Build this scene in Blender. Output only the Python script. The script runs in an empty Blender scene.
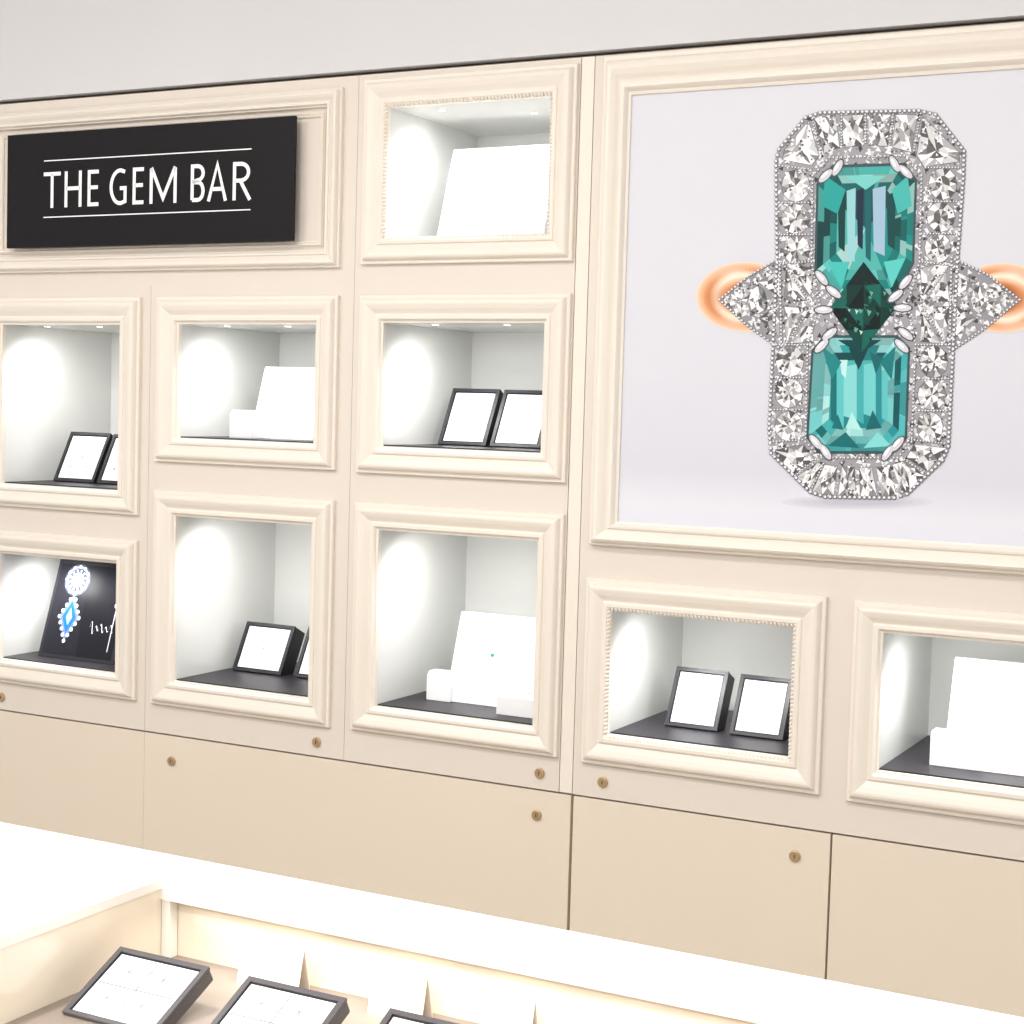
import bpy, bmesh, math, random
from mathutils import Vector, Matrix
random.seed(7)
sc = bpy.context.scene
COL = sc.collection
U = 0.0018
F = 1644.3
D = F * U
EYE = 1.6
NDEP = 0.127 * D

# ------------------------------------------------ camera (solved pose)
def basis(y, p, r):
    fw = Vector((-math.sin(y)*math.cos(p), math.cos(y)*math.cos(p), math.sin(p)))
    rt = Vector((math.cos(y), math.sin(y), 0))
    up = rt.cross(fw)
    c, s = math.cos(r), math.sin(r)
    return fw, c*rt + s*up, c*up - s*rt
FW, RT, UP = basis(.4818, -.0623, .0288)
C0 = Vector((0, -D, EYE))
cam_d = bpy.data.cameras.new('camera'); cam = bpy.data.objects.new('camera', cam_d)
COL.objects.link(cam); sc.camera = cam
m = Matrix.Identity(4)
for i in range(3):
    m[i][0] = RT[i]; m[i][1] = UP[i]; m[i][2] = -FW[i]; m[i][3] = C0[i]
cam.matrix_world = m
cam_d.sensor_width = 36; cam_d.lens = F/1024*36
cam_d.clip_start = 0.02

# survey helpers: photograph measurement -> metres on a real plane of the room
def sight(u, v): return FW*F + RT*(u-512) - UP*(v-512)
def on_y(u, v, y=0.0):
    d = sight(u, v); return C0 + d*((y - C0.y)/d.y)
def on_z(u, v, z):
    d = sight(u, v); return C0 + d*((z - C0.z)/d.z)
def on_plane(u, v, p, n):
    d = sight(u, v); return C0 + d*((p - C0).dot(n)/d.dot(n))

# ------------------------------------------------ materials
def s2l(c):
    c = c/255.0
    return c/12.92 if c <= .04045 else ((c+.055)/1.055)**2.4
def rgb(r, g, b): return (s2l(r), s2l(g), s2l(b), 1)
def mat(name, col, rough=.5, metal=0.0, var=.04, scale=6.0, spec=.5, bump=0.0, emis=None, es=0.0):
    M = bpy.data.materials.new(name); M.use_nodes = True
    nt = M.node_tree; b = nt.nodes['Principled BSDF']
    tc = nt.nodes.new('ShaderNodeTexCoord'); n = nt.nodes.new('ShaderNodeTexNoise')
    n.inputs['Scale'].default_value = scale; n.inputs['Detail'].default_value = 4
    nt.links.new(tc.outputs['Object'], n.inputs['Vector'])
    r = nt.nodes.new('ShaderNodeValToRGB')
    r.color_ramp.elements[0].position = .3; r.color_ramp.elements[1].position = .7
    r.color_ramp.elements[0].color = tuple(x*(1-var) for x in col[:3])+(1,)
    r.color_ramp.elements[1].color = tuple(min(1, x*(1+var)) for x in col[:3])+(1,)
    nt.links.new(n.outputs['Fac'], r.inputs['Fac']); nt.links.new(r.outputs['Color'], b.inputs['Base Color'])
    b.inputs['Roughness'].default_value = rough; b.inputs['Metallic'].default_value = metal
    b.inputs['Specular IOR Level'].default_value = spec
    if bump:
        bp = nt.nodes.new('ShaderNodeBump'); bp.inputs['Strength'].default_value = bump
        nt.links.new(n.outputs['Fac'], bp.inputs['Height']); nt.links.new(bp.outputs['Normal'], b.inputs['Normal'])
    if emis:
        b.inputs['Emission Color'].default_value = emis; b.inputs['Emission Strength'].default_value = es
    return M
M_panel = mat('cream_panel', rgb(224, 215, 205), .45, var=.012, scale=2)
M_lower = mat('warm_cream_panel', rgb(227, 215, 199), .4, var=.012, scale=2)
M_frame = mat('cream_lacquer', rgb(235, 227, 216), .35, var=.01)
M_wall = mat('grey_white_paint', rgb(215, 215, 218), .8, var=.01, scale=3)
M_dark = mat('dark_gap', rgb(60, 52, 46), .9)
M_back = mat('seam_backing', rgb(160, 146, 130), .9)
M_niche = mat('niche_white', rgb(224, 225, 222), .22, var=.01, spec=.6)
M_black = mat('black_mat', rgb(40, 37, 44), .45)
M_tray = mat('black_tray', rgb(34, 34, 40), .4)
M_ctray = mat('hazed_black_tray', rgb(78, 75, 78), .4)  # black counter trays, greyed in colour to imitate haze of the glass top
M_white = mat('white_leatherette', rgb(245, 246, 248), .5, var=.005)
M_pad = mat('white_pad', rgb(246, 246, 248), .6, var=.005)
M_groove = mat('pad_groove', rgb(120, 120, 130), .6)
M_brass = mat('brass', rgb(196, 172, 136), .42, metal=.85)
M_keyhole = mat('keyhole', rgb(80, 66, 50), .5)
M_sign = mat('sign_black', rgb(17, 15, 18), .5, spec=.25)
M_letter = mat('sign_letter', rgb(244, 244, 246), .5, var=.0, emis=(1, 1, 1, 1), es=.12)
M_floor = mat('floor_stone', rgb(196, 184, 170), .3, var=.06, scale=1.2)
M_ceil = mat('ceiling_white', rgb(240, 238, 235), .9, var=.01)
M_case = mat('case_lacquer', rgb(250, 247, 240), .35, var=.005)
M_caseIn = mat('case_inner', rgb(242, 231, 212), .16, var=.01, spec=.7)
M_deck = mat('hazed_case_deck', rgb(136, 124, 115), .4)  # brown-grey deck, lightened to stand in for haze on the glass
M_silver = mat('silver', rgb(205, 205, 212), .25, metal=.9)
M_gem = mat('teal_gem', rgb(30, 160, 150), .1)
M_lampem = mat('lamp_lens', rgb(255, 255, 255), .4, emis=(1, .98, .95, 1), es=3)
M_tile = mat('troffer_lens', rgb(255, 255, 255), .4, emis=(1, .97, .93, 1), es=3)

def vcol_mat(name, rough=.35):
    M = bpy.data.materials.new(name); M.use_nodes = True; nt = M.node_tree
    b = nt.nodes['Principled BSDF']; a = nt.nodes.new('ShaderNodeAttribute'); a.attribute_name = 'Col'
    nt.links.new(a.outputs['Color'], b.inputs['Base Color']); b.inputs['Roughness'].default_value = rough
    b.inputs['Specular IOR Level'].default_value = .2
    return M
M_print = vcol_mat('printed_ink')
def emis_vcol(name):
    M = vcol_mat(name); nt = M.node_tree; b = nt.nodes['Principled BSDF']
    a = [n for n in nt.nodes if n.type == 'ATTRIBUTE'][0]
    nt.links.new(a.outputs['Color'], b.inputs['Emission Color']); b.inputs['Emission Strength'].default_value = .7
    return M
M_lcd = emis_vcol('screen_image')

# ------------------------------------------------ object helpers
def mk(name, verts, faces, material, parent=None, org=(0, 0, 0), smooth=False, bevel=0, label=None, cols=None):
    me = bpy.data.meshes.new(name); me.from_pydata([tuple(v) for v in verts], [], faces); 
    ob = bpy.data.objects.new(name, me); COL.objects.link(ob)
    if material: me.materials.append(material)
    bm = bmesh.new(); bm.from_mesh(me)
    if cols is None: bmesh.ops.recalc_face_normals(bm, faces=bm.faces)
    bm.to_mesh(me); bm.free()
    if cols:
        ca = me.color_attributes.new('Col', 'FLOAT_COLOR', 'CORNER')
        for p in me.polygons:
            for li in p.loop_indices: ca.data[li].color = cols[p.index]
    if smooth:
        for p in me.polygons: p.use_smooth = True
    if bevel:
        b = ob.modifiers.new('bevel', 'BEVEL'); b.width = bevel; b.segments = 2; b.limit_method = 'ANGLE'
    ob.location = org
    if parent: ob.parent = parent
    if label: ob['label'] = label
    return ob
def boxvf(x0, x1, y0, y1, z0, z1, V=None, Fc=None):
    V = [] if V is None else V; Fc = [] if Fc is None else Fc
    n = len(V)
    V += [(x0,y0,z0),(x1,y0,z0),(x1,y1,z0),(x0,y1,z0),(x0,y0,z1),(x1,y0,z1),(x1,y1,z1),(x0,y1,z1)]
    Fc += [tuple(n+i for i in f) for f in ((0,3,2,1),(4,5,6,7),(0,1,5,4),(1,2,6,5),(2,3,7,6),(3,0,4,7))]
    return V, Fc
def box(name, x0, x1, y0, y1, z0, z1, material, parent=None, bevel=0, label=None):
    cx, cy = (x0+x1)/2, (y0+y1)/2
    V, Fc = boxvf(x0-cx, x1-cx, y0-cy, y1-cy, 0, z1-z0)
    return mk(name, V, Fc, material, parent, (cx, cy, z0), bevel=bevel, label=label)
def empty(name, loc, label, cat, group=None, rz=0):
    e = bpy.data.objects.new(name, None); COL.objects.link(e); e.location = loc; e.rotation_euler[2] = rz
    e.empty_display_size = .05
    e['label'] = label; e['category'] = cat
    if group: e['group'] = group
    return e
def thing(ob, label, cat, group=None):
    ob['label'] = label; ob['category'] = cat
    if group: ob['group'] = group
    return ob
def struct(ob): ob['kind'] = 'structure'; return ob

def holed(name, x0, x1, z0, z1, y0, y1, holes, material, bevel=0):
    cx = (x0+x1)/2
    xs = sorted({x0, x1} | {h[0] for h in holes} | {h[1] for h in holes})
    zs = sorted({z0, z1} | {h[2] for h in holes} | {h[3] for h in holes})
    def solid(i, j):
        if i < 0 or j < 0 or i >= len(xs)-1 or j >= len(zs)-1: return False
        a = (xs[i]+xs[i+1])/2; b = (zs[j]+zs[j+1])/2
        return not any(h[0] < a < h[1] and h[2] < b < h[3] for h in holes)
    V = []; idx = {}
    def v(i, j, k):
        if (i, j, k) not in idx:
            idx[(i, j, k)] = len(V); V.append((xs[i]-cx, y1-y0 if k else 0, zs[j]-z0))
        return idx[(i, j, k)]
    Fc = []
    for i in range(len(xs)-1):
        for j in range(len(zs)-1):
            if not solid(i, j): continue
            Fc.append((v(i,j,0), v(i+1,j,0), v(i+1,j+1,0), v(i,j+1,0)))
            Fc.append((v(i,j,1), v(i,j+1,1), v(i+1,j+1,1), v(i+1,j,1)))
            if not solid(i-1, j): Fc.append((v(i,j,0), v(i,j+1,0), v(i,j+1,1), v(i,j,1)))
            if not solid(i+1, j): Fc.append((v(i+1,j,0), v(i+1,j,1), v(i+1,j+1,1), v(i+1,j+1,0)))
            if not solid(i, j-1): Fc.append((v(i,j,0), v(i,j,1), v(i+1,j,1), v(i+1,j,0)))
            if not solid(i, j+1): Fc.append((v(i,j+1,0), v(i+1,j+1,0), v(i+1,j+1,1), v(i,j+1,1)))
    return mk(name, V, Fc, material, None, (cx, y0, z0), bevel=bevel)

PROF = [(0,0),(0,.009),(.025,.0105),(.12,.0105),(.14,.014),(.17,.018),(.22,.0215),(.29,.023),(.36,.0225),(.50,.0195),(.62,.0155),(.68,.0135),
        (.71,.0135),(.73,.0165),(.76,.0175),(.86,.0175),(.90,.015),(.93,.011),(1.0,.010),(1.0,-.0002)]
def moulding(name, x0, x1, z0, z1, w, parent, mat_=None, hs=1.0, prof=PROF, wz=None):
    wz = wz or w
    V = []; n = len(prof)
    for t, h in prof:
        a, b = t*w, t*wz
        V += [(x0+a,-h*hs,z0+b),(x1-a,-h*hs,z0+b),(x1-a,-h*hs,z1-b),(x0+a,-h*hs,z1-b)]
    Fc = []
    for i in range(n-1):
        for k in range(4):
            Fc.append((i*4+k, i*4+(k+1)%4, (i+1)*4+(k+1)%4, (i+1)*4+k))
    return mk(name, V, Fc, mat_ or M_frame, parent)
def rope(name, x0, x1, z0, z1, y, r, parent):
    bm = bmesh.new()
    pts = []
    for (ax, az, bx, bz) in ((x0,z0,x1,z0),(x1,z0,x1,z1),(x1,z1,x0,z1),(x0,z1,x0,z0)):
        L = math.hypot(bx-ax, bz-az); k = max(2, int(L/(r*1.7)))
        ang = math.atan2(bz-az, bx-ax)
        for i in range(k):
            t = i/k; pts.append((ax+(bx-ax)*t, az+(bz-az)*t, ang))
    for px, pz, ang in pts:
        M = Matrix.Translation((px, y, pz)) @ Matrix.Rotation(-ang - math.radians(35), 4, 'Y') @ Matrix.Diagonal((.62, .9, 1.25, 1))
        bmesh.ops.create_uvsphere(bm, u_segments=8, v_segments=6, radius=r, matrix=M)
    me = bpy.data.meshes.new(name); bm.to_mesh(me); bm.free(); me.materials.append(M_frame)
    for p in me.polygons: p.use_smooth = True
    ob = bpy.data.objects.new(name, me); COL.objects.link(ob); ob.parent = parent
    return ob
def disc(name, r, y0, y1, material, parent, loc, seg=24, bevel=0):
    V = []; 
    for y in (y0, y1):
        for i in range(seg):
            a = 2*math.pi*i/seg; V.append((r*math.cos(a), y, r*math.sin(a)))
    Fc = [tuple(range(seg)), tuple(range(2*seg-1, seg-1, -1))]
    Fc += [(i, (i+1) % seg, seg+(i+1) % seg, seg+i) for i in range(seg)]
    return mk(name, V, Fc, material, parent, loc, bevel=bevel)
def zdisc(name, r, z0, z1, material, parent, loc, seg=20):
    V = []
    for z in (z0, z1):
        for i in range(seg):
            a = 2*math.pi*i/seg; V.append((r*math.cos(a), r*math.sin(a), z))
    Fc = [tuple(range(seg)), tuple(range(2*seg-1, seg-1, -1))]
    Fc += [(i, (i+1) % seg, seg+(i+1) % seg, seg+i) for i in range(seg)]
    return mk(name, V, Fc, material, parent, loc)

# ------------------------------------------------ wall layout (metres)
def mx(*pts): return sum(on_y(*p).x for p in pts)/len(pts)
def mz(*pts): return sum(on_y(*p).z for p in pts)/len(pts)
c1r = mx((141,299),(138,515),(142,541),(138,700))
c2l = mx((157,298),(156,460),(157,491),(155,705)); c2r = mx((341,296),(336,471),(337,499),(330,725))
c3l = mx((365,77),(363,265),(362,294),(358,472),(358,503),(354,730)); c3r = mx((582,68),(575,261),(574,292),(567,483),(564,513),(555,755))
o3l = mx((390,108),(389,238),(385,323),(384,446),(380,529),(378,706)); o3r = mx((556,97),(551,233),(547,323),(543,453),(538,541),(532,725))
o2l = mx((180,325),(180,438),(178,516),(178,681)); o2r = mx((319,324),(316,443),(314,525),(310,697))
o1r = mx((122,325),(119,490),(121,563),(118,672)); o1l = mx((3,325),(4,483),(4,553),(5,659))
c1l = o1l - (o2l-c2l)
il = mx((588,577),(583,763)); ir = mx((830,597),(818,792)); oil = mx((612,610),(611,735)); oir = mx((795,627),(790,755))
jl = mx((855,600),(848,800)); ojl = mx((883,632),(880,770)); ojr = ojl + (oir-oil)*1.0; jr = ojr + (ir-oir)
ztop = 389*U+EYE; zgap = -427*U+EYE
r2t = mz((141,299),(157,298),(341,296),(362,294),(574,292))
cases = {
 'B': (c3l, c3r, mz((363,265),(575,261)), mz((365,77),(582,68)), o3l, o3r, mz((389,238),(551,233)), mz((390,108),(556,97))),
 'C': (c1l, c1r, mz((138,515)), r2t, o1l, o1r, mz((4,483),(119,490)), mz((3,325),(122,325))),
 'D': (c2l, c2r, mz((156,460),(336,471)), r2t, o2l, o2r, mz((180,438),(316,443)), mz((180,325),(319,324))),
 'E': (c3l, c3r, mz((358,472),(567,483)), r2t, o3l, o3r, mz((384,446),(543,453)), mz((385,323),(547,323))),
 'F': (c1l, c1r, mz((138,700)), mz((142,541)), o1l, o1r, mz((5,659),(118,672)), mz((4,553),(121,563))),
 'G': (c2l, c2r, mz((155,705),(330,725)), mz((157,491),(337,499)), o2l, o2r, mz((178,681),(310,697)), mz((178,516),(314,525))),
 'H': (c3l, c3r, mz((354,730),(555,755)), mz((358,503),(564,513)), o3l, o3r, mz((378,706),(532,725)), mz((380,529),(538,541))),
 'I': (il, ir, mz((583,763),(818,792)), mz((588,577),(830,597)), oil, oir, mz((611,735),(790,755)), mz((612,610),(795,627))),
 'J': (jl, jr, mz((848,800)), mz((855,600)), ojl, ojr, mz((880,770)), mz((883,632))),
}
HT = .0065
holes = {k: (c[4]-HT, c[5]+HT, c[6]-HT, c[7]+HT) for k, c in cases.items()}
sA = (c1r+c2l)/2; sB = mx((350,480)); sC = mx((600,52),(568,793)); s2 = mx((832,835),(825,980))
sR = jr + (jl-ir)/2
sL = c1l - (sA-c1r)
g = .0005
PT = .018
def panel(x0, x1, z0, z1, keys, m_, label, y=0.0):
    p = holed('cabinet_door', x0+g, x1-g, z0, z1, y, PT, [holes[k] for k in keys], m_)
    return thing(p, label, 'cabinet door', 'cream cabinet doors of the wall display')
def lock(door, u, v):
    P = on_y(u, v, 0); o = door.location
    l = disc('lock', .0108, -.005, .001, M_brass, door, (P.x-o.x, -o.y, P.z-o.z), bevel=.0015)
    l['label'] = 'round brass cam lock'
    mk('keyhole', *boxvf(-.0010, .0010, -.0056, -.0045, -.0035, .0035), M_keyhole, l)
kA = mz((343,268))-.006
zK = mz((592,545),(1024,573))
split = (zK + mz((588,577)))/2
L1 = 'cream lacquered cabinet door holding framed display windows'
d = panel(sL, sA, zgap, (kA+r2t)/2, 'CF', M_panel, L1); lock(d, 2, 697)
d = panel(sA, sB, zgap, (kA+r2t)/2, 'DG', M_panel, L1); lock(d, 317, 742)
d = panel(sB, sC-.03, zgap, ztop-.006, 'BEH', M_panel, 'tall cream cabinet door with three framed display windows'); lock(d, 540, 773)
d = panel(sC, sR, zgap, split, 'IJ', M_panel, 'wide cream cabinet door below the ring poster with two framed windows'); lock(d, 603, 782)
d = panel(sL, sB, (kA+r2t)/2, ztop-.006, '', M_panel, 'plain cream panel behind the black sign')
d = panel(sC, sR, split, ztop-.006, '', M_panel, 'plain cream panel behind the large ring poster')
for a, b in ((sL-.6, sL), (sR, sR+.6)):
    panel(a, b, zgap, ztop-.006, '', M_panel, 'plain tall cream panel at the end of the display wall')
n = 1
def trim(ob):
    global n
    ob.name = 'trim_%d' % n; n += 1; return struct(ob)
trim(box('t', sC-.03+.0012, sC-.0012, 0.0, PT, zgap+g, ztop-.006, M_frame))
XL, XR = sL-.6, sR+.6
trim(holed('t', XL, XR, .1, ztop, PT, PT+.008, [holes[k] for k in holes], M_back))
LB = 'plain warm cream lower cabinet door'
def ldoor(x0, x1, lk):
    p = box('cabinet_door', x0+.001, x1-.001, 0, PT, .11, zgap-.004, M_lower, bevel=.0008)
    thing(p, LB + (' with a brass lock' if lk else ' without a lock'), 'cabinet door', 'lower cabinet doors')
    for q in lk: lock(p, *q)
ldoor(XL, sL, []); ldoor(sL, sA+.0007, []); ldoor(sA-.0007, sC-.002, [(172,761),(537,815)]); ldoor(sC+.002, s2-.001, [(795,856)]); ldoor(s2+.001, sR, []); ldoor(sR, XR, [])
b = box('baseboard_north', XL, XR, .004, .06, 0, .11, M_dark); struct(b)
# ------------------------------------------------ room
def plane_box(name, *a): return struct(box(name, *a))
plane_box('wall_north', XL-1.2, XR+1.2, NDEP+.05, NDEP+.15, 0, 3.1, M_wall)
trim(box('t', XL-1.2, XR+1.2, -.004, NDEP+.05, ztop+.004, 3.1, M_wall))
trim(box('t', XL-1.2, XL, 0, NDEP+.05, 0, ztop+.004, M_wall))
trim(box('t', XR, XR+1.2, 0, NDEP+.05, 0, ztop+.004, M_wall))
plane_box('floor', XL-1.2, XR+1.2, -D-3.5, NDEP+.15, -.1, 0, M_floor)
plane_box('ceiling', XL-1.2, XR+1.2, -D-3.5, NDEP+.15, 3.1, 3.2, M_ceil)
plane_box('wall_south', XL-1.2, XR+1.2, -D-3.6, -D-3.5, 0, 3.1, M_wall)

# ------------------------------------------------ display cases
desc = {'B': 'framed lit display window above a row of windows, rope-edged cream frame',
        'C': 'framed lit display window with a black ring tray inside',
        'D': 'framed lit display window with white stands inside',
        'E': 'framed lit display window with two black ring trays',
        'F': 'framed lit display window with a dark screen inside',
        'G': 'tall framed lit display window with black ring trays',
        'H': 'tall framed lit display window with white stands inside',
        'I': 'framed lit display window, rope-edged frame, two ring trays inside',
        'J': 'framed lit display window below the poster with white stands'}
for k, (x0, x1, z0, z1, a, b, c, e) in cases.items():
    root = empty('display_window', ((a+b)/2, 0, c), desc[k], 'display window', 'framed display windows in the cream wall')
    ox, oz = (a+b)/2, c
    A, B_, H_ = a-ox, b-ox, e-c
    wl, wb, wt, wr = a-x0, c-z0, z1-e, x1-b
    V = []; 
    for t, h in PROF:
        V += [(x0-ox+t*wl,-h,z0-oz+t*wb),(x1-ox-t*wr,-h,z0-oz+t*wb),(x1-ox-t*wr,-h,z1-oz-t*wt),(x0-ox+t*wl,-h,z1-oz-t*wt)]
    Fc = [(i*4+q, i*4+(q+1)%4, (i+1)*4+(q+1)%4, (i+1)*4+q) for i in range(len(PROF)-1) for q in range(4)]
    mk('frame', V, Fc, M_frame, root)
    if k in 'BI':
        rope('rope_trim', A-.005, B_+.005, -.005, H_+.005, -.0125, .0046, root)
    T = .006; y0 = .0005; y1 = NDEP
    V, Fc = boxvf(A-T, B_+T, y1, y1+T, -T, H_+T)
    boxvf(A-T, A, y0, y1, -T, H_+T, V, Fc); boxvf(B_, B_+T, y0, y1, -T, H_+T, V, Fc)
    boxvf(A, B_, y0, y1, -T, 0, V, Fc); boxvf(A, B_, y0, y1, H_, H_+T, V, Fc)
    mk('niche', V, Fc, M_niche, root)
    if k not in 'B':
        box('shelf_mat', A+.001, B_-.001, y0+.001, y1-.001, 0.0, .003, M_black, root)
    for fx, pw in ((.25, 1.0), (.7, .55)):
        lx = A + (B_-A)*fx; ly = .045 if k != 'B' else (.05 if fx < .5 else .14)
        l = zdisc('lamp', .009, -.0015, 0, M_niche, root, (lx, ly, H_))
        zdisc('lens', .007, -.0022, -.0012, M_lampem, l, (0, 0, 0))
        ld = bpy.data.lights.new('niche_spot', 'SPOT'); ld.energy = 2.7*pw; ld.spot_size = math.radians(172); ld.spot_blend = 1
        ld.shadow_soft_size = .03; ld.color = (1, .995, .985)
        lo = bpy.data.objects.new('niche_spot', ld); COL.objects.link(lo)
        lo.location = (lx, ly, H_-.034); lo.rotation_euler = (math.radians(24), math.radians(8), 0); lo.parent = root

# ------------------------------------------------ sign + its frame
az0 = mz((0,275),(343,266)); az1 = mz((347,88))
root = empty('wall_frame', ((c1l+c2r)/2, 0, az0), 'wide cream moulded frame surrounding the black sign', 'wall frame')
ox, oz = root.location.x, az0
fr = moulding('frame_moulding', c1l-ox, c2r-ox, 0, az1-az0, .038, root)
moulding('inner_bead', c1l-ox+.046, c2r-ox-.046, .046, az1-az0-.046, .012, root, hs=.35)
YS = -.03
sx0, sx1 = (on_y(6,135,YS).x+on_y(8,248,YS).x)/2, (on_y(296,116,YS).x+on_y(292,241,YS).x)/2
sz0, sz1 = (on_y(8,248,YS).z+on_y(292,241,YS).z)/2, (on_y(6,135,YS).z+on_y(296,116,YS).z)/2
sign = empty('sign', ((sx0+sx1)/2, YS, sz0), 'black rectangular sign with white lettering THE GEM BAR', 'sign')
W, H = (sx1-sx0)/2, sz1-sz0
box('sign_board', -W, W, 0, .008, 0, H, M_sign, sign, bevel=.001)
for sxx in (-W*.7, W*.7):
    disc('standoff', .01, .008, -YS, M_silver, sign, (sxx, 0, H*.5))
def sp(u, v):
    p = on_y(u, v, YS); return p.x-sign.location.x, p.z-sign.location.z
tz1 = (sp(45,171)[1]+sp(251,163)[1])/2; tz0 = (sp(45,208)[1]+sp(251,200)[1])/2
CH = tz1-tz0
def stroke(V, Fc, pts, w, closed=False):
    N = len(pts); L, R = [], []
    for i in range(N):
        p = Vector(pts[i])
        a = Vector(pts[i-1]) if (i > 0 or closed) else None
        b = Vector(pts[(i+1) % N]) if (i < N-1 or closed) else None
        d0 = (p-a).normalized() if a is not None else None; d1 = (b-p).normalized() if b is not None else None
        if d0 is None: d0 = d1
        if d1 is None: d1 = d0
        n0 = Vector((-d0.y, d0.x)); n1 = Vector((-d1.y, d1.x)); mm = (n0+n1)
        mm = mm.normalized(); kf = 1/max(.45, mm.dot(n0))
        L.append(p+mm*w/2*kf); R.append(p-mm*w/2*kf)
    base = len(V)
    for i in range(N): V += [(L[i].x, -.0012, L[i].y), (R[i].x, -.0012, R[i].y)]
    for i in range(N-1 if not closed else N):
        j = (i+1) % N
        Fc.append((base+2*i, base+2*i+1, base+2*j+1, base+2*j))
def arc(cx, cz, rx, rz, a0, a1, k=14):
    return [(cx+rx*math.cos(math.radians(a0+(a1-a0)*i/k)), cz+rz*math.sin(math.radians(a0+(a1-a0)*i/k))) for i in range(k+1)]
def glyph(ch, w, h, s):
    q = s/2; S = []
    if ch == 'T': S = [[(0, h-q), (w, h-q)], [(w/2, 0), (w/2, h-q)]]
    elif ch == 'H': S = [[(q, 0), (q, h)], [(w-q, 0), (w-q, h)], [(q, h*.52), (w-q, h*.52)]]
    elif ch == 'E': S = [[(w, q), (q, q), (q, h-q), (w, h-q)], [(q, h*.52), (w*.93, h*.52)]]
    elif ch == 'G': S = [[(w-q*1.2, h*.90)] + arc(w*.62, h/2, w*.62-q, h/2-q, 84, 276, 22) + [(w-q, h*.10), (w-q, h*.46), (w*.60, h*.46)]]
    elif ch == 'M': S = [[(q, 0), (q, h-q)], [(q*1.1, h-q*.6), (w/2, h*.14), (w-q*1.1, h-q*.6)], [(w-q, h-q), (w-q, 0)]]
    elif ch == 'B': S = [[(q, q)] + [(q, h-q)] + arc(w*.48, h*.76, w*.40, h*.24-q, 90, -90, 10) + [(q, h*.52)],
                        [(q, h*.52)] + arc(w*.52, h*.26+q*.5, w*.48-q, h*.26-q*.5, 90, -90, 10) + [(q, q)]]
    elif ch == 'A': S = [[(q*.6, 0), (w/2, h-q*.5), (w-q*.6, 0)], [(w*.2, h*.32), (w*.8, h*.32)]]
    elif ch == 'R': S = [[(q, 0), (q, h-q)] + arc(w*.45, h*.73, w*.42, h*.27-q, 90, -90, 10) + [(q, h*.46+q)], [(w*.45, h*.48), (w-q*.4, 0)]]
    return S
def ux(u): return sp(u, 186)[0]
for ch, u0, u1 in (('T',44,61),('H',65,82),('E',88,99),('G',110,127),('E',133,144),('M',150,177),('B',191,205),('A',208,227),('R',233,251)):
    x0, x1 = ux(u0), ux(u1); V, Fc = [], []
    for s_ in glyph(ch, x1-x0, CH, CH*.105): stroke(V, Fc, s_, CH*.105)
    V = [(x+x0, y, z+tz0) for x, y, z in V]
    mk('letter', V, Fc, M_letter, sign, label='white sans-serif letter ' + ch)
tx0, tx1 = ux(44), ux(251)
for vv in ((161,149),(218,209)):
    zz = (sp(45,vv[0])[1]+sp(251,vv[1])[1])/2
    mk('sign_line', *boxvf(tx0, tx1, -.001, -.0001, zz-.0012, zz+.0012), M_letter, sign)

# ------------------------------------------------ big poster
px0 = mx((636,95),(617,520)); pz1 = mz((636,95),(1024,70)); pz0 = mz((617,520),(1024,548))
kx0 = mx((606,57),(592,543)); kz1 = mz((606,57),(1024,25)); kz0 = zK
wK = px0-kx0; kx1 = jr+.01; px1 = kx1-wK
post = empty('poster', ((kx0+kx1)/2, 0, kz0), 'large framed poster of a two-stone teal gem ring', 'poster')
ox, oz = post.location.x, kz0
PROFK = [(0,0),(0,.012),(.03,.014),(.12,.014),(.14,.020),(.20,.027),(.28,.030),(.38,.029),(.52,.024),(.62,.019),(.68,.017),(.71,.017),(.73,.021),(.82,.022),(.87,.018),(.92,.012),(1,.010),(1,-.0002)]
V = []
wt, wb = kz1-pz1, pz0-kz0
for t, h in PROFK:
    V += [(kx0-ox+t*wK,-h,t*wb),(kx1-ox-t*wK,-h,t*wb),(kx1-ox-t*wK,-h,kz1-oz-t*wt),(kx0-ox+t*wK,-h,kz1-oz-t*wt)]
Fc = [(i*4+q, i*4+(q+1)%4, (i+1)*4+(q+1)%4, (i+1)*4+q) for i in range(len(PROFK)-1) for q in range(4)]
mk('frame', V, Fc, M_frame, post)
Mb = bpy.data.materials.new('poster_paper'); Mb.use_nodes = True; nt = Mb.node_tree; bs = nt.nodes['Principled BSDF']
tc = nt.nodes.new('ShaderNodeTexCoord'); sx = nt.nodes.new('ShaderNodeSeparateXYZ'); cr = nt.nodes.new('ShaderNodeValToRGB')
nt.links.new(tc.outputs['Generated'], sx.inputs[0]); nt.links.new(sx.outputs['Z'], cr.inputs['Fac'])
cr.color_ramp.elements[0].color = rgb(218,220,231); cr.color_ramp.elements[1].color = rgb(217,218,227)
e = cr.color_ramp.elements.new(.05); e.color = rgb(223,225,234)
e = cr.color_ramp.elements.new(.13); e.color = rgb(211,212,222)
e = cr.color_ramp.elements.new(.35); e.color = rgb(215,216,225)
nt.links.new(cr.outputs['Color'], bs.inputs['Base Color']); bs.inputs['Roughness'].default_value = .35
bs.inputs['Specular IOR Level'].default_value = .3
box('poster_sheet', px0-ox-.002, px1-ox+.002, -.006, -.001, pz0-oz-.002, pz1-oz+.002, Mb, post)

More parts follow.
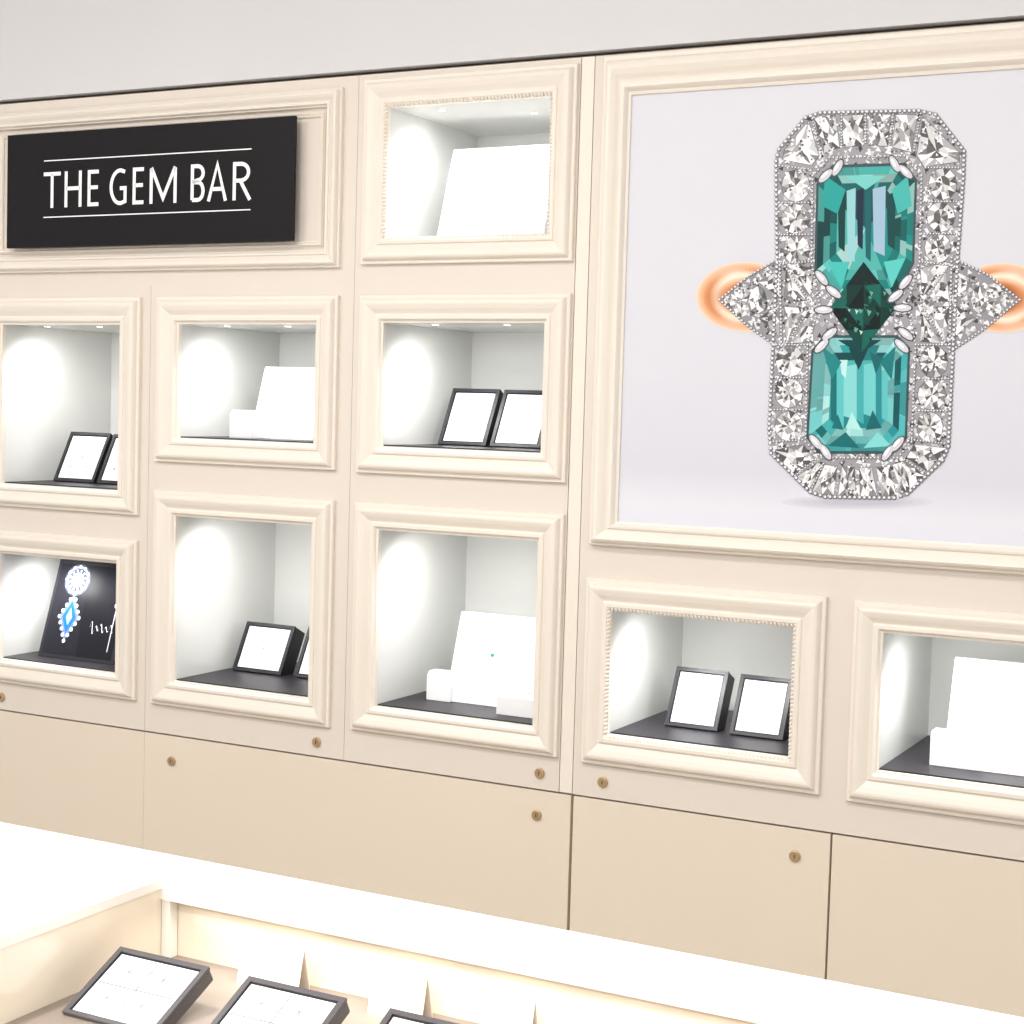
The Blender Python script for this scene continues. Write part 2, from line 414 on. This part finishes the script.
AV, AF, AC = [], [], []
def poly(pts, col, layer):
    n0 = len(AV); j = random.random()*.8
    for u, v in pts:
        p = on_y(u, v, -.006); AV.append((p.x-ox, -.0068-.00012*(layer+j), p.z-oz))
    AF.append(tuple(range(n0, n0+len(pts)))); AC.append(col)
def mixc(a, b, t): return tuple(a[j]*(1-t)+b[j]*t for j in range(3))+(1,)
def circ(cx, cy, r, col, layer, n=8, ry=None, rot=0):
    ry = ry or r; ca, sa = math.cos(rot), math.sin(rot)
    poly([(cx+r*math.cos(t)*ca-ry*math.sin(t)*sa, cy+r*math.cos(t)*sa+ry*math.sin(t)*ca) for t in [2*math.pi*i/n for i in range(n)]], col, layer)
MX = 866.0
for i in range(5):
    t = i/4; circ(858, 502, 76-40*t, mixc(rgb(213,214,224), rgb(192,192,204), t), -4+i, 32, 7-4.5*t)
# gold shank stubs: solid polished rose-gold band ends
gs = [(0, rgb(246,218,202)), (.08, rgb(242,196,160)), (.20, rgb(228,162,116)), (.32, rgb(214,140,92)), (.42, rgb(246,206,168)), (.52, rgb(255,238,222)), (.62, rgb(242,190,148)), (.78, rgb(214,144,96)), (.9, rgb(186,114,70)), (1, rgb(164,96,58))]
def gcol(t):
    for (a, ca_), (b, cb_) in zip(gs, gs[1:]):
        if t <= b: return mixc(ca_, cb_, (t-a)/(b-a))
    return gs[-1][1]
for side in (0, 1):
    cx, cy = (746, 297) if side == 0 else (1002, 298)
    sg = 1 if side == 0 else -1
    N = 40; RN = 30
    R = lambda t: (50-38*t, 35-25*t)
    circ(cx, cy, 14, rgb(176,108,68), -.9, 20, 12)
    for ri in range(RN):
        t0, t1 = ri/RN, (ri+1)/RN
        for i in range(N):
            a0, a1 = math.radians(62+i*(236/N)), math.radians(62+(i+1)*(236/N))
            f = lambda RR, a: (cx+sg*RR[0]*math.cos(a), cy-RR[1]*math.sin(a))
            w_ = i/N
            col = gcol(t0)
            hl = math.exp(-((w_-.20)/.12)**2)*.75 + math.exp(-((w_-.80)/.12)**2)*.6
            col = mixc(col, rgb(255,238,220), hl*max(0, 1-abs(t0-.42)*2.6))
            dk_ = math.exp(-((w_-.5)/.15)**2)*.55; col = mixc(col, rgb(198,122,76), dk_*(min(1, max(0, (t0-.16)*5))))
            poly([f(R(t0), a0), f(R(t0), a1), f(R(t1), a1), f(R(t1), a0)], col, .1)
OUT = [(805,116),(820,111),(920,109),(937,113),(966,150),(965,178),(959,262),(955,345),(950,448),(944,462),(908,496),(895,500),(825,499),(810,494),(770,455),(768,430),(772,345),(776,262),(775,160),(778,148)]
TL = [(720,300),(748,277),(780,258),(782,350),(748,326)]
TR = [(1020,300),(988,275),(952,258),(950,352),(986,328)]
poly(OUT, rgb(160,159,166), 1.1); poly(TL, rgb(150,149,156), 1.1); poly(TR, rgb(150,149,156), 1.1)
def inside(p, P):
    c = False; j = len(P)-1
    for i in range(len(P)):
        if (P[i][1] > p[1]) != (P[j][1] > p[1]) and p[0] < (P[j][0]-P[i][0])*(p[1]-P[i][1])/(P[j][1]-P[i][1])+P[i][0]: c = not c
        j = i
    return c
anyin = lambda q: inside(q, OUT) or inside(q, TL) or inside(q, TR)
def shards(N, s0, s1, layer, ks):
    for _ in range(N):
        u, v = random.uniform(720, 1020), random.uniform(109, 500)
        if not anyin((u, v)): continue
        a = random.random()*6.28; s = random.uniform(s0, s1); k = random.choice(ks)
        pts = [(u+s*math.cos(a), v+s*math.sin(a)), (u+s*.8*math.cos(a+2), v+s*.8*math.sin(a+2)), (u+s*.9*math.cos(a+4.1), v+s*.9*math.sin(a+4.1))]
        if all(anyin(q) for q in pts): poly(pts, (k, k*.99, k*1.04, 1), layer)
shards(3400, 2, 4.5, 2.2, (.06, .15, .35, .5, .65, .8, .9, 1))
def facet_stone(P, c, layer=4):
    """brilliant drawn on an arbitrary outline P around centre c"""
    n_ = len(P); S = lambda p, s: (c[0]+(p[0]-c[0])*s, c[1]+(p[1]-c[1])*s)
    poly([S(p, 1.05) for p in P], rgb(112,111,118), 3.1)
    for i in range(n_):
        a, b = P[i], P[(i+1) % n_]; mid = ((a[0]+b[0])/2, (a[1]+b[1])/2)
        k = random.choice((.1, .25, .45, .65, .85, .95)); poly([a, b, S(mid, .52)], (k, k, k*1.03, 1), layer)
        k = random.choice((.2, .45, .7, .9, 1)); z = P[i-1]; mz_ = ((z[0]+a[0])/2, (z[1]+a[1])/2)
        poly([a, S(mid, .52), S(mz_, .52)], (k, k, k*1.03, 1), layer)
        k = random.choice((.12, .4, .7, .98)); poly([c, S(mz_, .54), S(mid, .54)], (k, k, k*1.02, 1), layer+.9)
def stone(cx, cy, r, ry=None, rot=0):
    ry = ry or r; ca, sa = math.cos(rot), math.sin(rot); N = 12 if r > 9 else 8
    P = []
    for i in range(N):
        t = 2*math.pi*i/N; x, y = r*math.cos(t), ry*math.sin(t); P.append((cx+x*ca-y*sa, cy+x*sa+y*ca))
    facet_stone(P, (cx, cy))
for cx, cy, r, ry, rot in [(796,186,14,16,0),(796,219,14,15,0),(797,250,13,15,0),(943,184,14,16,0),(941,217,14,15,0),(938,248,13,15,0),
        (806,306,8,11,0),(926,305,8,11,0),
        (790,361,14,16,0),(789,393,14,15,0),(789,426,14,15,0),(934,362,14,16,0),(932,395,14,15,0),(930,427,13,15,0),
        (742,291,8,8,0),(742,309,8,8,0),(731,300,7,6,0),(994,291,8,8,0),(994,309,8,8,0),(1007,300,7,6,0),(758,300,9,14,0),(980,300,9,14,0)]:
    stone(cx, cy, r, ry, rot)
# tapered stones fanning round both ends and the shoulders
for P in ([(814,118),(836,115),(840,148),(824,154)], [(840,115),(864,114),(864,146),(844,148)], [(868,114),(892,114),(888,147),(868,146)], [(896,114),(918,114),(912,153),(892,148)],
          [(809,120),(820,156),(812,166),(782,160),(784,150)], [(923,116),(916,155),(924,168),(960,162),(960,152)],
          [(811,494),(825,464),(838,466),(834,496)], [(838,496),(842,466),(855,467),(856,497)], [(860,497),(859,467),(872,467),(878,497)], [(882,497),(876,467),(889,466),(897,496)], [(901,494),(892,464),(903,461),(912,490)],
          [(773,450),(804,444),(816,460),(792,476)], [(794,479),(818,462),(824,464),(808,492)], [(948,448),(914,444),(906,458),(928,472)], [(926,476),(905,460),(900,462),(910,491)],
          [(784,262),(814,268),(812,298),(790,276)], [(786,266),(808,302),(784,302)], [(786,346),(808,308),(784,306)], [(790,344),(812,312),(814,342)],
          [(950,262),(920,268),(922,298),(944,276)], [(946,266),(924,302),(950,302)], [(946,346),(924,308),(950,306)], [(942,344),(922,312),(920,342)],
          [(780,270),(780,298),(758,282)], [(780,304),(780,338),(758,318)], [(954,270),(954,298),(978,282)], [(954,304),(954,338),(976,318)]):
    c = (sum(p[0] for p in P)/len(P), sum(p[1] for p in P)/len(P))
    Q = []
    for i in range(len(P)):
        a, b = P[i], P[(i+1) % len(P)]; Q += [a, ((a[0]+b[0])/2, (a[1]+b[1])/2)]
    facet_stone([(c[0]+(q[0]-c[0])*.95, c[1]+(q[1]-c[1])*.95) for q in Q], c)
shards(3300, 1.0, 2.5, 6, (.04, .12, .3, .6, .9, 1, 1))
def beads(path, r, step, layer=7, close=True):
    for i in range(len(path) if close else len(path)-1):
        a, b = path[i], path[(i+1) % len(path)]
        L = math.hypot(b[0]-a[0], b[1]-a[1]); k = max(1, int(L/step))
        for j in range(k):
            t = j/k; x, y = a[0]+(b[0]-a[0])*t, a[1]+(b[1]-a[1])*t
            circ(x, y, r, rgb(104,103,110), layer, 7); circ(x-.3, y-.4, r*.66, rgb(232,232,238), layer+1, 6)
beads([(x+(MX-x)*.015, y+(305-y)*.01) for x, y in OUT], 2.3, 4.6)
for T_ in (TL, TR): beads(T_, 1.7, 3.8)
for (a, b) in [((812,116),(822,156)),((842,112),(842,148)),((866,112),(866,146)),((894,112),(890,148)),((921,114),(914,154)),((780,166),(812,170)),((780,203),(812,203)),((779,235),(812,235)),((778,264),(812,262)),
        ((926,168),(962,168)),((924,202),(960,202)),((922,234),(958,234)),((920,262),(956,266)),((774,345),(808,345)),((773,378),(806,378)),((772,410),(806,410)),((771,442),(806,440)),
        ((916,345),(952,345)),((914,379),(952,379)),((914,411),(950,411)),((912,440),(948,444)),((816,460),(793,478)),((824,464),(810,493)),((905,460),(927,474)),
        ((782,262),(812,304)),((812,306),(784,348)),((952,262),(922,304)),((922,306),(950,350))]:
    beads([a, b], 1.3, 3.0, 7, close=False)
INN = [(830,158),(905,156),(922,176),(920,262),(908,305),(916,345),(912,442),(898,458),(822,458),(806,442),(808,345),(820,305),(812,262),(813,176)]
beads(INN, 1.6, 3.8)
def emerald(P, pal, center, layer=9.2, base=None):
    n_ = len(P); lv = [1, .87, .74, .60]
    S = lambda p, s: (center[0]+(p[0]-center[0])*s, center[1]+(p[1]-center[1])*s)
    poly([S(p, 1.05) for p in P], rgb(60,84,88), layer-1)
    pk = lambda b=.3: mixc(random.choice(pal), base, b)
    for li in range(3):
        for i in range(n_):
            a, b = P[i], P[(i+1) % n_]
            L = math.hypot(a[0]-b[0], a[1]-b[1]); kk = 5 if L > 45 else 2
            side_col = pk(.1)
            cuts = [0]+sorted(random.uniform(.12, .88) for _ in range(kk-1))+[1]
            for q in range(kk):
                t0, t1 = cuts[q], cuts[q+1]
                A = (a[0]+(b[0]-a[0])*t0, a[1]+(b[1]-a[1])*t0); B = (a[0]+(b[0]-a[0])*t1, a[1]+(b[1]-a[1])*t1)
                poly([S(A, lv[li]), S(B, lv[li]), S(B, lv[li+1]), S(A, lv[li+1])], mixc(side_col, pk(0), .5), layer)
    T = [S(p, .60) for p in P]
    for i in range(n_):
        a, b = T[i], T[(i+1) % n_]
        poly([a, b, center], pk(), layer)
pal1 = [rgb(4,48,50), rgb(6,66,68), rgb(8,92,92), rgb(14,122,118), rgb(30,150,146), rgb(96,196,190), rgb(190,232,228)]
pal2 = [rgb(6,64,68), rgb(10,92,96), rgb(20,126,130), rgb(44,156,160), rgb(84,184,188), rgb(140,212,212), rgb(176,228,226)]
G1 = [(819,186),(834,168),(902,166),(915,182),(912,262),(894,298),(838,298),(817,270)]
G2 = [(814,352),(826,338),(896,338),(908,350),(905,436),(892,451),(822,451),(809,436)]
emerald(G1, pal1, (866,228), base=rgb(16,112,110))
emerald(G2, pal2, (859,394), base=rgb(40,142,146))
for f0, f1, y0, y1, c in ((838,846,192,252,rgb(6,60,62)),(847,856,188,262,rgb(150,206,214)),(857,864,188,250,rgb(24,40,66)),(865,872,190,262,rgb(20,96,104)),(873,886,186,256,rgb(160,190,214)),(887,896,192,250,rgb(8,70,70))):
    poly([(f0, y0+3), (f1, y0), (f1-1, y1), (f0+1, y1-5)], c, 10.2)
# lower stone table: long steps, bright body, dark ends
for f0, f1, y0, y1, c in ((831,837,366,424,rgb(18,110,114)),(837,844,362,428,rgb(92,192,194)),(844,857,364,420,rgb(132,210,210)),(857,864,366,424,rgb(66,170,174)),(864,876,362,418,rgb(112,202,203)),(876,882,364,428,rgb(40,140,146)),(882,888,368,422,rgb(94,190,192))):
    poly([(f0, y0+3), (f1, y0), (f1, y1), (f0, y1-4)], c, 10.2)
for P_, c in (([(840,360),(848,360),(846,378),(842,374)], rgb(190,234,232)), ([(849,348),(859,370),(869,348)], rgb(8,62,68)), ([(870,352),(884,358),(876,374)], rgb(20,100,106)), ([(846,428),(852,412),(862,430)], rgb(176,230,228)), ([(866,430),(873,410),(882,428)], rgb(18,100,106)), ([(832,428),(838,414),(844,430)], rgb(22,110,116))):
    poly(P_, c, 11.1)
for P_, c in (([(826,176),(846,190),(838,214),(822,206)], rgb(40,160,156)), ([(908,176),(892,190),(898,214),(912,206)], rgb(70,182,176)), ([(846,176),(866,190),(886,176)], rgb(120,206,200)), ([(828,262),(850,262),(842,288)], rgb(70,190,184)), ([(884,262),(906,258),(892,288)], rgb(90,200,194)),
        ([(822,346),(842,362),(832,380)], rgb(30,130,134)), ([(896,346),(880,362),(892,380)], rgb(24,120,124)), ([(838,340),(860,354),(882,340)], rgb(8,66,70)), ([(828,446),(846,432),(860,448)], rgb(20,106,112)), ([(864,448),(878,432),(892,446)], rgb(130,214,212))):
    poly(P_, c, 12)
K = [(864,262),(898,306),(862,352),(830,308)]; kc = (864,309)
gp = [rgb(4,34,32), rgb(8,52,48), rgb(6,66,60), rgb(18,98,88), rgb(3,24,26)]
for i in range(4):
    a, b = K[i], K[(i+1) % 4]; mid = ((a[0]+b[0])/2, (a[1]+b[1])/2)
    hh = lambda p, s: (kc[0]+(p[0]-kc[0])*s, kc[1]+(p[1]-kc[1])*s)
    poly([a, mid, hh(a, .5)], gp[i], 13); poly([mid, b, hh(b, .5)], gp[(i+2) % 5], 13)
    poly([hh(a, .5), mid, hh(b, .5)], gp[(i+3) % 5], 13); poly([hh(a, .5), hh(b, .5), kc], gp[(i+1) % 5], 13)
for q in range(44):
    a = random.random()*6.28; r_ = random.uniform(3, 26); u, v = kc[0]+r_*math.cos(a), kc[1]+r_*math.sin(a)*1.2
    s = random.uniform(2, 5)
    poly([(u, v), (u+s, v+s*.4), (u+s*.4, v+s*1.4)], random.choice(gp+[rgb(90,170,150), rgb(40,120,104), rgb(190,216,206)]), 14)
for (u, v, rt_) in ((826,176,.8),(838,168,.5),(906,172,-.8),(895,164,-.5),(822,278,-.7),(834,292,-.9),(906,282,.7),(896,296,.9),
        (822,346,.8),(830,334,.9),(902,346,-.8),(906,334,-.9),(816,442,-.7),(826,452,-.6),(898,444,.7),(888,453,.6),(824,310,1.57),(903,308,1.57)):
    circ(u, v, 4.8, rgb(86,84,92), 15, 10, 10.5, rt_+math.pi); circ(u, v, 3.6, rgb(212,212,220), 16, 10, 9, rt_+math.pi)
    circ(u-1, v-1, 1.5, rgb(252,252,254), 17, 8, 5, rt_+math.pi)
ring = mk('ring_print', AV, AF, M_print, post, cols=AC)
ring['label'] = 'printed image of a diamond and teal emerald-cut ring'

# ------------------------------------------------ props in the niches
def prism(name, prof, w, material, parent, bevel=0.0, xo=0.0):
    n_ = len(prof); V = [(xo-w/2, p[0], p[1]) for p in prof]+[(xo+w/2, p[0], p[1]) for p in prof]
    Fc = [tuple(range(n_)), tuple(range(2*n_-1, n_-1, -1))]+[(i, (i+1) % n_, n_+(i+1) % n_, n_+i) for i in range(n_)]
    return mk(name, V, Fc, material, parent, bevel=bevel)
def slab(name, w0, w1, s0, s1, d0, d1, a, material, parent, bevel=0):
    sa, ca = math.sin(a), math.cos(a)
    V, Fc = boxvf(w0, w1, d0, d1, s0, s1)
    V = [(x, s*sa - d_*ca, s*ca + d_*sa) for x, d_, s in V]
    return mk(name, V, Fc, material, parent, bevel=bevel)
def tray(x0, x1, y, z, h, a=math.radians(27), t=.04, rz=0, group='black ring trays in the wall windows', lab='black display tray with white ring pad, leaning back', M_=None, e_=.0105):
    M_ = M_ or M_tray
    w = x1-x0; sa, ca = math.sin(a), math.cos(a)
    r = empty('jewelry_tray', ((x0+x1)/2, y, z), lab, 'jewelry tray', group, rz)
    if a < .9: prof = [(0,0),(h*sa,h*ca),(h*sa+t*ca,h*ca-t*sa),(t/ca,0)]
    else: prof = [(0,0),(h*sa,h*ca),(h*sa+.008,h*ca-.015),(.034,0)]
    prism('tray_body', prof, w, M_, r, bevel=.002)
    sl = [(-w/2, w/2, 0.0015, e_*.75), (-w/2, w/2, h-e_*.75, h), (-w/2, -w/2+e_*.75, e_*.75, h-e_*.75), (w/2-e_*.75, w/2, e_*.75, h-e_*.75)]
    V, Fc = [], []
    for q in sl: boxvf(q[0], q[1], 0, .004, q[2], q[3], V, Fc)
    V = [(x, s*sa-d_*ca, s*ca+d_*sa) for x, d_, s in V]
    mk('tray_lip', V, Fc, M_, r)
    p = slab('pad', -w/2+e_, w/2-e_, e_, h-e_, 0, .0022, a, M_pad, r, bevel=.0006); p['label'] = 'white ring pad'
    V, Fc = [], []
    lw = .0007
    boxvf(-lw, lw, .0022, .0028, e_*1.3, h-e_*1.3, V, Fc); boxvf(-w/2+e_*1.3, -lw-.0001, .0022, .0028, h/2-lw, h/2+lw, V, Fc)
    boxvf(lw+.0001, w/2-e_*1.3, .0022, .0028, h/2-lw, h/2+lw, V, Fc)
    V = [(x, s*sa-d_*ca, s*ca+d_*sa) for x, d_, s in V]
    mk('stitching', V, Fc, M_groove, p)
    for fx in (-.19, .19):
        for fz in (.31, .69):
            q = slab('gemstone', fx*w-.003, fx*w+.003, fz*h-.003, fz*h+.003, .0025, .0045, a, M_silver, r, bevel=.001)
            q['label'] = 'tiny set gemstone'
    return r
def quadfit(BL, BR, TL, TR, z, a, y=None):
    if y is None:
        y = (on_z(*BL, z).y + on_z(*BR, z).y)/2
        y = max(.05, min(NDEP-.12, y))
    p0 = Vector((0, y, z)); nn = Vector((0, math.cos(a), -math.sin(a)))
    bl, br, tl, tr = [on_plane(*q, p0, nn) for q in (BL, BR, TL, TR)]
    x0 = (bl.x+tl.x)/2; x1 = (br.x+tr.x)/2
    h = ((tl.z+tr.z)/2 - z)/math.cos(a)
    return x0, x1, y, h
FZ = {k: cases[k][6]+.003 for k in cases}; FZ['B'] = cases['B'][6]
A27 = math.radians(27); A18 = math.radians(18)
def put_tray(k, BL, BR, TL, TR, a=A27, y=None, **kw):
    x0, x1, yy, h = quadfit(BL, BR, TL, TR, FZ[k], a, y); return tray(x0, x1, yy, FZ[k], h, a, **kw)
put_tray('C', (57,478), (97,481), (70,433), (110,433), y=.12)
put_tray('C', (101,481), (141,484), (112,435), (152,436), y=.12)
put_tray('E', (439,441), (487,444), (454,390), (501,389), y=.16)
put_tray('E', (491,444), (543,447), (505,391), (553,391), y=.16)
put_tray('G', (235,670), (283,677), (246,622), (294,626), t=.045)
put_tray('G', (297,677), (343,684), (307,627), (353,631), t=.045)
put_tray('I', (664,726), (716,732), (678,668), (731,671))
put_tray('I', (730,735), (784,741), (741,675), (793,679))

def panel_stand(k, BL, BR, TL, TR, a=A18, y=None, gem=False):
    x0, xx, yy, h = quadfit(BL, BR, TL, TR, FZ[k], a, y)
    w = xx-x0; t = .012; sa, ca = math.sin(a), math.cos(a)
    r = empty('jewelry_stand', ((x0+xx)/2, yy, FZ[k]), 'large white leatherette jewelry stand leaning back on a strut', 'jewelry stand', 'white leaning jewelry stands')
    prism('backboard', [(0,0),(h*sa,h*ca),(h*sa+t*ca,h*ca-t*sa),(t/ca,0)], w, M_white, r, bevel=.002)
    b0 = h*.6
    prism('strut', [(t/ca+.0005+b0*sa, b0*ca-.004), (t/ca+b0*sa+.006, b0*ca-.008), (h*sa+.052, 0), (h*sa+.044, 0)], w*.3, M_white, r)
    if gem:
        q = slab('gemstone', -.05*w-.003, -.05*w+.003, .55*h-.003, .55*h+.003, 0, .004, a, M_gem, r); q['label'] = 'tiny teal gemstone'
    return r
def block(k, BL, BR, TL, dep=.04, y=None):
    z = FZ[k]
    if y is None:
        y = (on_z(*BL, z).y+on_z(*BR, z).y)/2; y = max(.04, min(.2, y))
    x0, x1 = on_y(*BL, y).x, on_y(*BR, y).x; h = on_y(*TL, y).z - z
    w = x1-x0
    r = empty('ring_block', ((x0+x1)/2, y, z), 'small white leatherette ring block beside a white stand', 'ring block', 'small white ring blocks')
    prism('block_body', [(0,0),(0,h*.82),(dep*.25,h),(dep,h),(dep,0)], w, M_white, r, bevel=.0015)
    mk('ring_slot', *boxvf(-w*.3, w*.3, dep*.5, dep*.58, h-.001, h+.0008), M_groove, r)
panel_stand('B', (437,236), (548,234), (453,150), (555,143), y=.10)
panel_stand('D', (252,437), (318,440), (263,367), (322,367), y=.10)
block('D', (229,438), (251,439), (232,410), y=.05)
panel_stand('H', (447,702), (540,712), (459,612), (541,617), gem=True)
block('H', (426,699), (450,703), (428,671))
block('H', (496,712), (534,716), (498,692), y=.05)
panel_stand('J', (942,767), (1052,780), (955,660), (1060,663))
block('J', (929,766), (982,771), (932,731))

# tablet
x0, x1, y, h = quadfit((42,655), (122,668), (56,560), (126,563), FZ['F'], A18)
tab = empty('display_screen', ((x0+x1)/2, y, FZ['F']), 'black tablet screen showing a blue pendant picture, leaning back', 'screen')
w = x1-x0; sa, ca = math.sin(A18), math.cos(A18); t = .012
prism('screen_body', [(0,0),(h*sa,h*ca),(h*sa+t*ca,h*ca-t*sa),(t/ca,0)], w, M_tray, tab, bevel=.0015)
prism('strut', [(t/ca+.0005+h*.6*sa, h*.6*ca-.004), (t/ca+h*.6*sa+.006, h*.6*ca-.008), (h*sa+.052, 0), (h*sa+.044, 0)], w*.3, M_tray, tab)
SV, SF, SC = [], [], []
def spoly(pts, col, layer):
    n0 = len(SV)
    for a_, b_ in pts:
        X = (a_-.5)*w; s = b_*h; dd = .0006+.0001*layer
        SV.append((X, s*sa-dd*ca, s*ca+dd*sa))
    SF.append(tuple(range(n0, n0+len(pts)))); SC.append(col)
def scirc(cx, cy, r, col, layer, n_=20, k=1.0, asp=w/h):
    spoly([(cx+r*math.cos(2*math.pi*i/n_), cy+r*k*asp*math.sin(2*math.pi*i/n_)) for i in range(n_)], col, layer)
spoly([(.04,.04),(.96,.04),(.96,.96),(.04,.96)], rgb(20,20,26), 0)
spoly([(.04,.04),(.5,.04),(.42,.96),(.04,.96)], rgb(27,27,34), 1)
scirc(.3, .80, .17, rgb(70,76,96), 2); scirc(.3, .80, .15, rgb(150,158,184), 3); scirc(.3, .80, .125, rgb(60,66,88), 4); scirc(.3, .80, .08, rgb(150,156,180), 5); scirc(.3, .80, .045, rgb(225,228,238), 6)
for i in range(12):
    a_ = i*.5236; scirc(.3+.14*math.cos(a_), .80+.14*(w/h)*math.sin(a_), .02, rgb(225,226,238), 5.3, 8)
    scirc(.3+.1*math.cos(a_+.26), .80+.1*(w/h)*math.sin(a_+.26), .014, rgb(200,204,220), 6.3, 8)
spoly([(.3,.66),(.43,.42),(.3,.18),(.17,.42)], rgb(96,112,146), 2)
spoly([(.3,.58),(.39,.42),(.3,.26),(.21,.42)], rgb(24,92,180), 3)
spoly([(.3,.52),(.34,.42),(.3,.34),(.26,.42)], rgb(140,205,246), 4)
for q in ((.3,.66),(.43,.42),(.3,.18),(.17,.42),(.365,.54),(.235,.54),(.365,.3),(.235,.3),(.333,.6),(.267,.6),(.4,.48),(.2,.48),(.4,.36),(.2,.36),(.333,.24),(.267,.24)): scirc(q[0], q[1], .022, rgb(215,220,236), 5, 8)
pts = [(.60+.30*t_/48, .34+(.03 if t_ > 8 else .05)*math.sin(t_*.62)+.012*math.cos(t_*.3)) for t_ in range(49)]
for i in range(48):
    (a0, b0), (a1, b1) = pts[i], pts[i+1]
    spoly([(a0, b0-.005), (a1, b1-.005), (a1+.004, b1+.007), (a0+.004, b0+.007)], rgb(226,226,234), 5+.01*i)
spoly([(.885,.12),(.896,.12),(.896,.70),(.885,.70)], rgb(190,192,205), 6)
scirc(.89, .58, .03, rgb(200,202,215), 6.5, 10)
pic = mk('screen_picture', SV, SF, M_lcd, tab, cols=SC); pic['label'] = 'glowing picture of a blue pendant on dark ground'

# ------------------------------------------------ glass counter
CT = 1.0
fy = on_z(0,822,CT).y; iy = on_z(165,878,CT).y; ix = on_z(165,878,CT).x
ny = fy-.70; cxL = XL-.3; cxR = XR-.2
cnt = empty('display_counter', ((ix+cxR)/2, (fy+ny)/2, 0), 'white jewelry showcase counter with lit cream interior holding ring trays', 'counter')
OX, OY = cnt.location.x, cnt.location.y
def cb(name, x0, x1, y0, y1, z0, z1, m_, bevel=0, label=None): return box(name, x0-OX, x1-OX, y0-OY, y1-OY, z0, z1, m_, cnt, bevel, label)
deckz = CT-.10
cb('counter_body', cxL, cxR, ny+.02, fy-.02, .08, deckz-.012, M_case)
cb('plinth', cxL+.03, cxR-.03, ny+.06, fy-.06, 0, .08, M_dark)
cb('deck', ix-.02, cxR, ny+.02, fy-.02, deckz-.012, deckz, M_deck, label='brown-grey lined floor of the showcase, lightened for glass haze')
cb('solid_end', cxL, ix-.021, ny+.02, fy-.02, deckz-.012, CT-.0125, M_case)
V, Fc = boxvf(cxL-OX, ix-OX, ny-OY, fy-OY, CT-.012, CT)
boxvf(ix-OX, cxR-OX, iy-OY, fy-OY, CT-.012, CT, V, Fc)
boxvf(ix-OX, cxR-OX, ny-OY, ny+.03-OY, CT-.012, CT, V, Fc)
mk('rim', V, Fc, M_case, cnt, (0, 0, 0), label='bright white counter rim')
cb('inner_side', ix-.02, ix-.002, ny+.02, iy+.02, deckz, CT-.0122, M_caseIn)
cb('inner_rail', ix-.002, cxR, iy-.006, iy+.004, CT-.026, CT-.0122, M_case)
cb('inner_wall', ix-.002, cxR, iy+.012, iy+.02, deckz, CT-.0122, M_caseIn)
cb('corner_post', ix-.001, ix+.012, iy-.004, iy+.011, deckz, CT-.0265, M_case)
cb('front_wall', ix, cxR, ny+.004, ny+.018, deckz, CT-.013, M_caseIn)
AT = math.radians(64)
for i in range(5):
    x = -1.218 + i*.188
    tray(x-.066, x+.066, -D+1.389, deckz, .110, AT, .03, group='black ring trays inside the counter',
         lab='black display tray, greyed for glass haze, with white ring pad inside the counter', M_=M_ctray, e_=.009)
M_card = mat('reflection_card', rgb(240, 230, 216), .6, var=.005)
for (u0, u1, v) in ((237,298,942),(368,422,970),(482,530,996)):  # cards added in place of the pale reflections on the inner wall
    yb = iy-.03
    pa, pb = on_y(u0, v, yb), on_y(u1, v+8, yb)
    wc, hc = pb.x-pa.x, (pa.z+pb.z)/2-deckz
    r = empty('reflection_card', ((pa.x+pb.x)/2, yb, deckz), 'small white folded card standing in for a reflection behind the ring trays', 'card', 'white reflection cards in the counter')
    prism('card_front', [(0,0),(.001,0),(.013,hc),(.012,hc)], wc, M_card, r)
    prism('card_back', [(.026,0),(.027,0),(.0145,hc),(.0135,hc)], wc, M_card, r)
def area(x, y, z, sx_, sy_, e_, col, rot=(0, 0, 0), name='ceiling_area', spread=None):
    ld = bpy.data.lights.new(name, 'AREA'); ld.shape = 'RECTANGLE'; ld.size = sx_; ld.size_y = sy_; ld.energy = e_; ld.color = col
    if spread: ld.spread = spread
    lo = bpy.data.objects.new(name, ld); COL.objects.link(lo); lo.location = (x, y, z); lo.rotation_euler = rot
    return lo
area((ix+cxR)/2, ny+.035, CT-.016, cxR-ix-.1, .015, 6, (1, .95, .86), (math.radians(48), 0, 0), 'case_strip', math.radians(80))
area((ix+cxR)/2, iy-.03, CT-.016, cxR-ix-.1, .015, 1.0, (1, .95, .86), (math.radians(-5), 0, 0), 'case_strip', math.radians(150))

# ------------------------------------------------ ceiling lighting
for i, x in enumerate((-3.0, -1.6, -.2)):
    for y in (-2.0, -3.6, -5.2):
        lt_ = box('ceiling_light', x-.3, x+.3, y-.15, y+.15, 3.085, 3.0999, M_tile)
        thing(lt_, 'flat rectangular white ceiling light panel', 'ceiling light', 'ceiling light panels')
        area(x, y, 3.07, .6, .3, 17 if y > -2.5 else 23, (1, .985, .965))
for x in (-1.6, -.6):
    sp_ = bpy.data.lights.new('counter_spot', 'SPOT'); sp_.energy = 125; sp_.spot_size = math.radians(34); sp_.spot_blend = .5; sp_.shadow_soft_size = .05
    so = bpy.data.objects.new('counter_spot', sp_); COL.objects.link(so); so.location = (x, -D+1.4, 3.0)
wd = bpy.data.worlds.new('world'); sc.world = wd; wd.use_nodes = True
wd.node_tree.nodes['Background'].inputs['Color'].default_value = (1, .99, .985, 1)
wd.node_tree.nodes['Background'].inputs['Strength'].default_value = .7
sc.view_settings.view_transform = 'Standard'
sc.view_settings.exposure = 0
bpy.context.view_layer.update()
